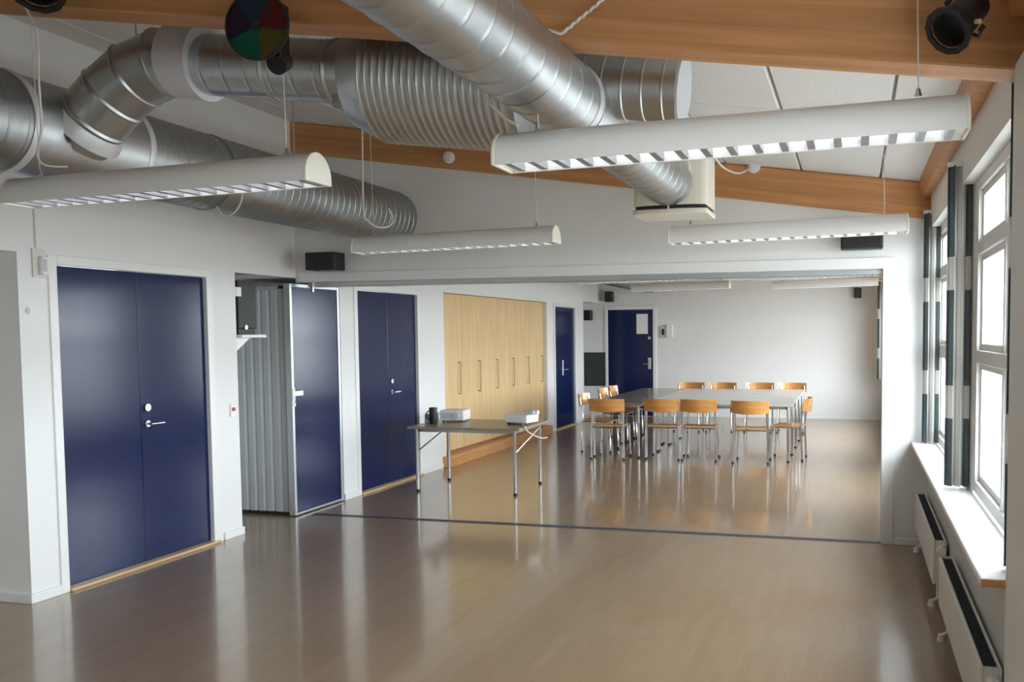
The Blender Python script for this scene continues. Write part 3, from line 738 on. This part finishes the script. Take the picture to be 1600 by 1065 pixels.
# ------------------------------------------------------------------ stage lights on the near beam
def spotlight(loc, rot, label):
    t = thing('stage_spotlight', label, 'spotlight', loc, rot, group='black stage lights on the near beam')
    # beam axis along local -Z
    pts = [(0.13, 0.040), (0.125, 0.062), (0.0, 0.075), (-0.02, 0.078)]
    MB().tube([(0, 0, p[0]) for p in pts], [p[1] for p in pts], 32).build('can', BLKM, t, smooth=True)
    n = 32; mb = MB(); v = []
    for z_, rr in ((-0.02, 0.078), (-0.075, 0.078), (-0.075, 0.071), (-0.02, 0.071)):
        v += [(rr * math.cos(2 * math.pi * k / n), rr * math.sin(2 * math.pi * k / n), z_) for k in range(n)]
    f = [(j * n + k, j * n + (k + 1) % n, ((j + 1) % 4) * n + (k + 1) % n, ((j + 1) % 4) * n + k) for j in range(4) for k in range(n)]
    mb.add(v, f).build('snoot', BLKM, t, smooth=True)
    MB().tube([(0, 0, 0.03), (0, 0, 0.024)], 0.058, 32).build('lens', LENSD, t, smooth=True)
    v = []
    for z_, rr in ((-0.080, 0.103), (-0.092, 0.103), (-0.092, 0.080), (-0.080, 0.080)):
        v += [(rr * math.cos(2 * math.pi * k / 12), rr * math.sin(2 * math.pi * k / 12), z_) for k in range(12)]
    f = [(j * 12 + k, j * 12 + (k + 1) % 12, ((j + 1) % 4) * 12 + (k + 1) % 12, ((j + 1) % 4) * 12 + k) for j in range(4) for k in range(12)]
    MB().add(v, f).build('filter_frame', BLKM, t)
    for s in (-1, 1):
        MB().tube([(s * 0.080, 0, 0.04), (s * 0.098, 0, 0.04)], 0.016, 12).build('yoke_knob', BLKM, t, smooth=True)
    MB().tube([(0.09, 0, 0.04), (0.09, 0.09, 0.10), (0.05, 0.12, 0.12), (-0.05, 0.12, 0.12), (-0.09, 0.09, 0.10), (-0.09, 0, 0.04)], 0.008, 8).build('yoke', BLKM, t, smooth=True)
    MB().tube([(0.0, 0.10, 0.12), (0.0, 0.17, 0.14)], 0.012, 10).build('mounting_bolt', STEEL, t, smooth=True)
    MB().tube([(0.06, -0.05, -0.01), (0.075, -0.065, -0.012)], 0.010, 10).build('brass_screw', THRESH, t, smooth=True)
    return t
s1 = spotlight((0.30, 2.90, 2.56), (math.radians(-32), math.radians(42), 0), 'black stage spotlight hung on the beam at the upper right'); s1.scale = (0.74,) * 3
s2 = spotlight((-3.16, 2.90, 3.05), (math.radians(-30), math.radians(-20), 0), 'black stage spotlight cut off by the frame at the upper left')

cw = thing('colour_wheel', 'colour filter wheel of five dark gels with a black motor, hung on the beam', 'colour wheel', (-2.19, 2.93, 2.78), (0, 0, math.radians(6)))
gels = [('blue gel', (0.008, 0.03, 0.065)), ('violet gel', (0.018, 0.005, 0.035)), ('green gel', (0.0, 0.11, 0.07)), ('yellow gel', (0.09, 0.09, 0.01)), ('red gel', (0.11, 0.005, 0.008))]
RW = 0.125
for k, (nm, c) in enumerate(gels):
    a0 = 60 + 72 * k
    pr = [(0, 0)] + [(RW * math.cos(math.radians(a0 + 72 * q / 10)), RW * math.sin(math.radians(a0 + 72 * q / 10))) for q in range(11)]
    g = MB().prism(pr, 'y', -0.002, 0.002).build('gel_sector', gel_mat(nm.replace(' ', '_'), c), cw); g['label'] = nm
n = 48; mb = MB(); v = []
for y_, rr in ((-0.005, RW + 0.004), (0.005, RW + 0.004), (0.005, RW - 0.003), (-0.005, RW - 0.003)):
    v += [(rr * math.cos(2 * math.pi * k / n), y_, rr * math.sin(2 * math.pi * k / n)) for k in range(n)]
mb.add(v, [(j * n + k, j * n + (k + 1) % n, ((j + 1) % 4) * n + (k + 1) % n, ((j + 1) % 4) * n + k) for j in range(4) for k in range(n)]).build('rim', BLKM, cw, smooth=True)
MB().tube([(0, -0.012, 0), (0, 0.03, 0)], 0.018, 16).build('hub', BLKM, cw, smooth=True)
BX(-0.035, 0.035, 0.01, 0.09, -0.035, 0.05).build('motor', BLKM, cw, bevel=0.006)
MB().tube([(0.045, 0.05, -0.13), (0.045, 0.10, -0.10)], 0.04, 20).build('lamp_barrel', BLKM, cw, smooth=True)
BX(0.02, 0.075, 0.03, 0.10, -0.11, 0.10).build('bracket', BLKM, cw, bevel=0.004)

# ------------------------------------------------------------------ cables
def smooth_path(p, n=8):
    P = [Vector(q) for q in p]; P = [P[0] * 2 - P[1]] + P + [P[-1] * 2 - P[-2]]; out = []
    for i in range(1, len(P) - 2):
        for k in range(n):
            t = k / n; a, b, c, d_ = P[i - 1:i + 3]
            out.append(0.5 * ((2 * b) + (c - a) * t + (2 * a - 5 * b + 4 * c - d_) * t * t + (3 * b - a - 3 * c + d_) * t ** 3))
    out.append(P[-2]); return out
def cable(name, pts, r, m, label, cat='cable'):
    o0 = Vector(pts[0])
    return tag(MB().tube([p - o0 for p in smooth_path(pts)], r, 8).build(name, m, loc=o0, smooth=True), label, cat)
cable('power_cable', [(-3.40, 3.03, 3.03), (-3.32, 3.02, 2.88), (-3.33, 3.03, 2.70), (-3.36, 3.06, 2.51), (-3.43, 3.10, 2.41), (-3.45, 3.15, 2.37), (-3.40, 3.22, 2.37)], 0.0045, CORD, 'white cord dropping from the beam to the left lamp')
tw = []
for k in range(60):
    t = k / 59; p = Vector((-0.80, 3.04, 2.83)).lerp(Vector((-1.020, 3.03, 2.677)), t); a = k * 1.0
    tw.append(p + Vector((0.0025 * math.cos(a), 0.0025 * math.sin(a), 0.0025 * math.sin(a))))
o0 = tw[0]
tw += [Vector(p) for p in ((-1.085, 3.03, 2.702), (-1.15, 3.02, 2.705), (-1.245, 3.01, 2.66), (-1.30, 3.0, 2.55), (-1.28, 3.0, 2.44), (-1.22, 2.99, 2.385), (-1.17, 2.98, 2.355))]
tag(MB().tube([p - o0 for p in tw], 0.0055, 6).build('power_cable', CORD, loc=o0, smooth=True), 'twisted white cord from the beam down to the largest lamp', 'cable')
cable('power_cable', [(-3.355, 5.6, 3.26), (-3.362, 5.6, 2.9), (-3.364, 5.6, 2.49), (-3.34, 5.62, 2.42), (-3.29, 5.65, 2.38), (-3.23, 5.70, 2.385), (-3.22, 5.75, 2.44), (-3.25, 5.75, 2.52)], 0.006, CORD, 'white cord looping down to the lamp left of the diffuser')
cable('power_cable', [(-0.86, 5.46, 2.71), (-0.84, 5.8, 2.69), (-0.81, 6.3, 2.74), (-0.79, 6.83, 2.865)], 0.006, CORD, 'thin pale cord sagging from the cream diffuser to the detector')
cable('loop_cable', [(-3.585, 4.6, 2.52), (-3.58, 4.6, 2.44), (-3.62, 4.6, 2.37), (-3.70, 4.6, 2.335), (-3.76, 4.6, 2.40)], 0.005, CORD, 'white cord loop under the main duct behind the left lamp')
cable('surface_cable', [(XL + 0.004, 4.325, 2.50), (XL + 0.004, 4.325, 2.3), (XL + 0.004, 4.325, 2.085)], 0.006, CORD, 'vertical white cable on the left wall above the switch box')
for x_, z_, lb in ((-3.312, 3.095, 'white round detector on the far beam, left of the diffuser'), (-0.765, 2.885, 'white round detector on the far beam, right of the diffuser')):
    t = thing('smoke_detector', lb, 'detector', (x_, 6.872, z_))
    MB().tube([(0, 0, 0), (0, -0.02, 0)], 0.05, 24).build('base', WPLAS, t, smooth=True)
    MB().tube([(0, -0.02, 0), (0, -0.035, 0), (0, -0.045, 0)], [0.044, 0.04, 0.02], 24).build('dome', WPLAS, t, smooth=True)

# ------------------------------------------------------------------ speakers
def speaker(loc, wx, hz, dy, label, face=(0, -1), cone=True):
    t = thing('loudspeaker', label, 'speaker', loc)
    BX(-wx / 2, wx / 2, -dy, 0, 0, hz).build('cabinet', BLACK, t, bevel=0.006)
    BX(-wx / 2 + 0.01, wx / 2 - 0.01, -dy - 0.008, -dy, 0.01, hz - 0.01).build('grille', BLKM, t, bevel=0.003)
    BX(-0.03, 0.03, 0.0, 0.055, hz / 2 - 0.02, hz / 2 + 0.02).build('wall_bracket', BLKM, t)
    return t
speaker((-4.445, YP - 0.055, 2.175), 0.29, 0.15, 0.16, 'black box speaker on the partition at the upper left')
speaker((0.04, YP - 0.055, 2.222), 0.30, 0.12, 0.16, 'black box speaker on the partition at the upper right')
speaker((0.035, YR - 0.055, 2.22), 0.13, 0.18, 0.15, 'small black speaker at the right end of the far wall')
speaker((-4.62, YR - 0.055, 2.22), 0.15, 0.20, 0.15, 'small black speaker over the far navy door')
speaker((-5.05, YR - 0.055, 1.87), 0.14, 0.20, 0.15, 'small black speaker above the dark pinboard')

# ------------------------------------------------------------------ wall fittings
pb = thing('pinboard', 'dark pinboard on the far wall left of the navy door', 'pinboard', (-4.95, YR, 0.60))
BX(-0.215, 0.20, -0.02, 0, 0.0, 0.63).build('cloth_panel', BOARD, pb)
MB().box(-0.225, 0.21, -0.024, 0, -0.012, 0).box(-0.225, 0.21, -0.024, 0, 0.63, 0.642).box(-0.225, -0.215, -0.024, 0, 0, 0.63).box(0.20, 0.21, -0.024, 0, 0, 0.63).build('frame', BLACK, pb)
t = thing('wall_phone', 'grey and white wall phone right of the far navy door', 'phone', (-3.51, YR, 1.515))
BX(-0.13, -0.01, -0.035, 0, 0.01, 0.23).build('back_box', CLEARP, t, bevel=0.005)
BX(-0.01, 0.12, -0.06, 0, 0.02, 0.25).build('cover', WPLAS, t, bevel=0.01, bseg=2)
BX(-0.10, -0.05, -0.038, -0.035, 0.06, 0.18).build('keypad', BLACK, t)
t = thing('switch_box', 'beige switch box on the left wall by the double door', 'switch', (XL, 4.33, 1.99))
BX(0, 0.012, -0.035, 0.055, -0.01, 0.165).build('back_plate', CORD, t, bevel=0.002)
BX(0.012, 0.045, 0.0, 0.05, 0.005, 0.115).build('device', WPLAS, t, bevel=0.004)
BX(0.045, 0.049, 0.008, 0.03, 0.025, 0.10).build('rocker', CLEARP, t, bevel=0.001)
t = thing('light_switch', 'small white round button on the wall beside the near corner', 'switch', (XL, 4.265, 1.775))
MB().tube([(0, 0, 0), (0.012, 0, 0)], 0.022, 20).build('base', WPLAS, t, smooth=True)
MB().tube([(0.012, 0, 0), (0.02, 0, 0)], 0.013, 16).build('button', TRIMW, t, smooth=True)
t = thing('alarm_button', 'small red alarm button on the white post by the folding wall', 'button', (XL, 6.02, 1.01))
BX(0, 0.012, -0.03, 0.03, -0.04, 0.06).build('plate', WPLAS, t, bevel=0.003)
MB().tube([(0.012, 0, 0.02), (0.022, 0, 0.02)], 0.016, 16).build('button', RED, t, smooth=True)

# ------------------------------------------------------------------ tables
def table(name, w_, d_, h_, top_m, label, loc, rz=0, group=None, inset=0.05, inset_y=None, leg_r=0.016):
    t = thing(name, label, 'table', loc, (0, 0, rz), group)
    inset_y = inset if inset_y is None else inset_y
    BX(-w_ / 2, w_ / 2, -d_ / 2, d_ / 2, h_ - 0.024, h_).build('tabletop', top_m, t, bevel=0.004, bseg=2)
    mb = MB(); iy = d_ / 2 - inset_y - 0.01; ix = w_ / 2 - inset - 0.01
    mb.box(-ix, ix, -iy, -iy + 0.018, h_ - 0.06, h_ - 0.024).box(-ix, ix, iy - 0.018, iy, h_ - 0.06, h_ - 0.024)
    mb.box(-ix, -ix + 0.018, -iy, iy, h_ - 0.06, h_ - 0.024).box(ix - 0.018, ix, -iy, iy, h_ - 0.06, h_ - 0.024)
    mb.build('apron', STEEL, t)
    for sx in (-1, 1):
        for s_ in (-1, 1):
            x_, y_ = sx * (w_ / 2 - inset), s_ * (d_ / 2 - inset_y)
            lg = MB().tube([(x_, y_, 0.02), (x_, y_, h_ - 0.03)], leg_r, 12).build('leg', CHROME, t, smooth=True)
            MB().tube([(x_, y_, 0.0), (x_, y_, 0.025)], leg_r + 0.003, 12).build('foot', BLACK, lg, smooth=True)
    return t
# conference block: right column of four tables lengthwise across, left column two tables turned
yb0 = 10.93
for k in range(4):
    table('conference_table', 1.90, 0.755, 0.72, LAMG, ['grey conference table nearest the viewer, behind the front chairs', 'second grey conference table from the front of the block', 'third grey conference table from the front of the block', 'farthest grey conference table, in front of the back row of chairs'][k],
          (-1.70, yb0 + 0.378 + k * 0.757, 0), 0, 'conference tables pushed into a block')
for k in range(2):
    table('conference_table', 1.50, 0.70, 0.72, LAMREFL, ['brown topped conference table at the near left of the block', 'brown topped conference table at the far left of the block'][k], (-3.005, yb0 + 0.76 + k * 1.51, 0), math.pi / 2, 'conference tables pushed into a block')
# folding table with equipment
tb = table('folding_table', 1.22, 0.86, 0.68, BEIGE, 'narrow light folding table with chrome legs in front of the wardrobe', (-3.82, 8.53, 0), 0, None, 0.075, 0.07, 0.017)
for sx in (-1, 1):
    MB().tube([(sx * 0.53, -0.36, 0.42), (sx * 0.53, 0.36, 0.61)], 0.008, 8).build('brace', CHROME, tb, smooth=True)

# ------------------------------------------------------------------ things on the folding table
t = thing('cup', 'dark tall cup on the left end of the folding table', 'cup', (-4.285, 8.40, 0.68))
n = 24; mb = MB(); mb.tube([(0, 0, 0.0), (0, 0, 0.01), (0, 0, 0.165), (0, 0, 0.17)], [0.032, 0.036, 0.043, 0.042], n).build('body', BLACK, t, smooth=True)
MB().tube([(0, 0, 0.17), (0, 0, 0.172)], 0.036, n).build('coffee', DARK, t, smooth=True)
MB().tube([(-0.04, 0, 0.14), (-0.075, 0, 0.12), (-0.075, 0, 0.06), (-0.038, 0, 0.04)], 0.007, 8).build('handle', BLACK, t, smooth=True)
t = thing('projector', 'white data projector on the folding table beside the dark cup', 'projector', (-4.19, 8.72, 0.68), (0, 0, 0.12))
BX(-0.135, 0.135, -0.12, 0.12, 0.015, 0.125).build('body', WPLAS, t, bevel=0.015, bseg=3)
MB().tube([(0.05, -0.12, 0.07), (0.05, -0.145, 0.07)], 0.035, 20).build('lens', CLEARP, t, smooth=True)
BX(-0.11, -0.01, -0.123, -0.118, 0.035, 0.10).build('vent', CLEARP, t)
for sx in (-0.1, 0.1): MB().tube([(sx, -0.08, 0.0), (sx, -0.08, 0.02)], 0.012, 10).build('foot', BLACK, t)
t = thing('plastic_box', 'low clear plastic box at the left end of the folding table', 'box', (-4.385, 8.56, 0.68))
BX(-0.035, 0.035, -0.10, 0.10, 0.0, 0.085).build('tray', CLEARP, t, bevel=0.008)
BX(-0.038, 0.038, -0.105, 0.105, 0.085, 0.095).build('lid', WPLAS, t, bevel=0.003)
t = thing('projector', 'grey white projector with raised lens at the right end of the folding table', 'projector', (-3.35, 8.56, 0.68), (0, 0, math.radians(-14)))
BX(-0.15, 0.13, -0.11, 0.11, 0.02, 0.105).build('body', WPLAS, t, bevel=0.012, bseg=2)
BX(-0.152, -0.14, -0.10, 0.10, 0.03, 0.095).build('rear_panel', BLACK, t)
BX(0.05, 0.16, -0.03, 0.08, 0.105, 0.145).build('lens_housing', CLEARP, t, bevel=0.01)
MB().tube([(0.16, 0.025, 0.125), (0.18, 0.025, 0.125)], 0.022, 16).build('lens', WPLAS, t, smooth=True)
BX(-0.12, -0.08, -0.1, 0.1, 0.0, 0.02).build('foot', BLACK, t)
cable('power_cable', [(-3.30, 8.42, 0.687), (-3.24, 8.30, 0.687), (-3.205, 8.25, 0.687), (-3.19, 8.28, 0.64), (-3.19, 8.45, 0.58), (-3.19, 8.70, 0.52), (-3.19, 8.86, 0.51)], 0.006, CORD, 'white cord hanging off the right end of the folding table')

# ------------------------------------------------------------------ chairs
def make_chair():
    t = thing('chair', '', 'chair', group='beech plywood chairs round the conference tables')
    # seat: slightly dished plywood shell
    nx, ny = 8, 8; v = []; f = []
    for top in (1, 0):
        for j in range(ny + 1):
            for i in range(nx + 1):
                a, b = -1 + 2 * i / nx, -1 + 2 * j / ny
                wx = 0.205 - 0.02 * (b < -0.5) * (-b - 0.5)
                z = 0.445 - 0.012 * (1 - a * a) * (1 - b * b) - (0.02 * max(0, b - 0.6) / 0.4) - (0 if top else 0.011)
                v.append((a * wx, b * 0.20, z))
    N = (nx + 1) * (ny + 1)
    for j in range(ny):
        for i in range(nx):
            q = j * (nx + 1) + i; f += [(q, q + 1, q + nx + 2, q + nx + 1), (N + q, N + q + nx + 1, N + q + nx + 2, N + q + 1)]
    rim = [i for i in range(nx + 1)] + [j * (nx + 1) + nx for j in range(1, ny + 1)] + [ny * (nx + 1) + i for i in range(nx - 1, -1, -1)] + [j * (nx + 1) for j in range(ny - 1, 0, -1)]
    for k in range(len(rim)):
        a, b = rim[k], rim[(k + 1) % len(rim)]; f.append((a, N + a, N + b, b))
    MB().add(v, f).build('seat', CHAIRW, t, smooth=True)
    # curved back rest
    n = 14; v = []
    for off in (0, 0.011):
        for zz in range(5):
            zt = zz / 4
            for i in range(n + 1):
                a = -1 + 2 * i / n
                z = 0.635 + 0.15 * zt + 0.018 * (1 - a * a) * (-1 if zt < 0.5 else 0.15) * abs(zt - 0.5) * 2
                v.append((a * 0.232, -0.275 + 0.075 * a * a - 0.02 * zt - off, z))
    f = []; W = n + 1; H = 5; N = W * H
    for j in range(H - 1):
        for i in range(n):
            q = j * W + i; f += [(q, q + 1, q + W + 1, q + W), (N + q, N + q + W, N + q + W + 1, N + q + 1)]
    rim = list(range(W)) + [j * W + n for j in range(1, H)] + [(H - 1) * W + i for i in range(n - 1, -1, -1)] + [j * W for j in range(H - 2, 0, -1)]
    for k in range(len(rim)):
        a, b = rim[k], rim[(k + 1) % len(rim)]; f.append((a, N + a, N + b, b))
    MB().add(v, f).build('backrest', CHAIRW, t, smooth=True)
    for sx in (-1, 1):
        l1 = MB().tube([(sx * 0.205, 0.20, 0.015), (sx * 0.19, 0.185, 0.41), (sx * 0.19, 0.16, 0.428)], 0.0115, 10).build('leg', CHROME, t, smooth=True)
        MB().tube([(sx * 0.206, 0.20, 0), (sx * 0.206, 0.20, 0.03)], 0.014, 10).build('foot', BLACK, l1, smooth=True)
        l2 = MB().tube(smooth_path([(sx * 0.215, -0.20, 0.015), (sx * 0.208, -0.185, 0.42), (sx * 0.205, -0.20, 0.58), (sx * 0.195, -0.235, 0.74)], 4), 0.0115, 10).build('leg', CHROME, t, smooth=True)
        MB().tube([(sx * 0.215, -0.20, 0), (sx * 0.215, -0.20, 0.03)], 0.014, 10).build('foot', BLACK, l2, smooth=True)
        MB().tube([(sx * 0.19, 0.17, 0.424), (sx * 0.206, -0.185, 0.424)], 0.010, 8).build('seat_rail', CHROME, t, smooth=True)
    MB().tube([(-0.19, 0.16, 0.422), (0.19, 0.16, 0.422)], 0.010, 8).build('seat_frame', CHROME, t, smooth=True)
    MB().tube([(-0.206, -0.18, 0.415), (0.206, -0.18, 0.415)], 0.010, 8).build('seat_frame', CHROME, t, smooth=True)
    return t
C0 = make_chair()
spots = [(-3.06, 10.95, 0.0, 'beech chair in the front row, leftmost one seen from behind'),
         (-2.37, 11.06, 0.0, 'beech chair in the front row, second from the left, seen from behind'),
         (-1.90, 11.06, 0.02, 'beech chair in the front row, third from the left, seen from behind'),
         (-1.24, 10.94, 0.0, 'beech chair in the front row, rightmost one seen from behind'),
         (-3.40, 11.60, -math.pi / 2, 'beech chair on the left side of the tables, nearest the viewer'),
         (-3.46, 12.76, -math.pi / 2, 'beech chair on the left side of the tables, middle one'),
         (-3.46, 13.32, -math.pi / 2, 'beech chair on the left side of the tables, farthest one'),
         (-2.66, 14.25, math.pi, 'beech chair in the back row, leftmost one facing the viewer'),
         (-2.13, 14.28, math.pi, 'beech chair in the back row, second from the left, facing the viewer'),
         (-1.52, 14.32, math.pi, 'beech chair in the back row, third from the left, facing the viewer'),
         (-1.00, 14.36, math.pi, 'beech chair in the back row, rightmost one facing the viewer'),
         (-0.82, 11.31, math.pi / 2 - 0.06, 'beech chair at the right end of the tables, seen from the side')]
for k, (x_, y_, rz, lb) in enumerate(spots):
    c = C0 if k == 0 else dup(C0, (x_, y_, 0), (0, 0, rz), lb)
    if k == 0: C0.location = (x_, y_, 0); C0.rotation_euler = (0, 0, rz); C0['label'] = lb
# ------------------------------------------------------------------ outside
tag(BX(0.80, 60, -40, 60, -0.5, -0.3).build('ground', GROUND), 'pale paving outside the windows', None, None, 'structure')
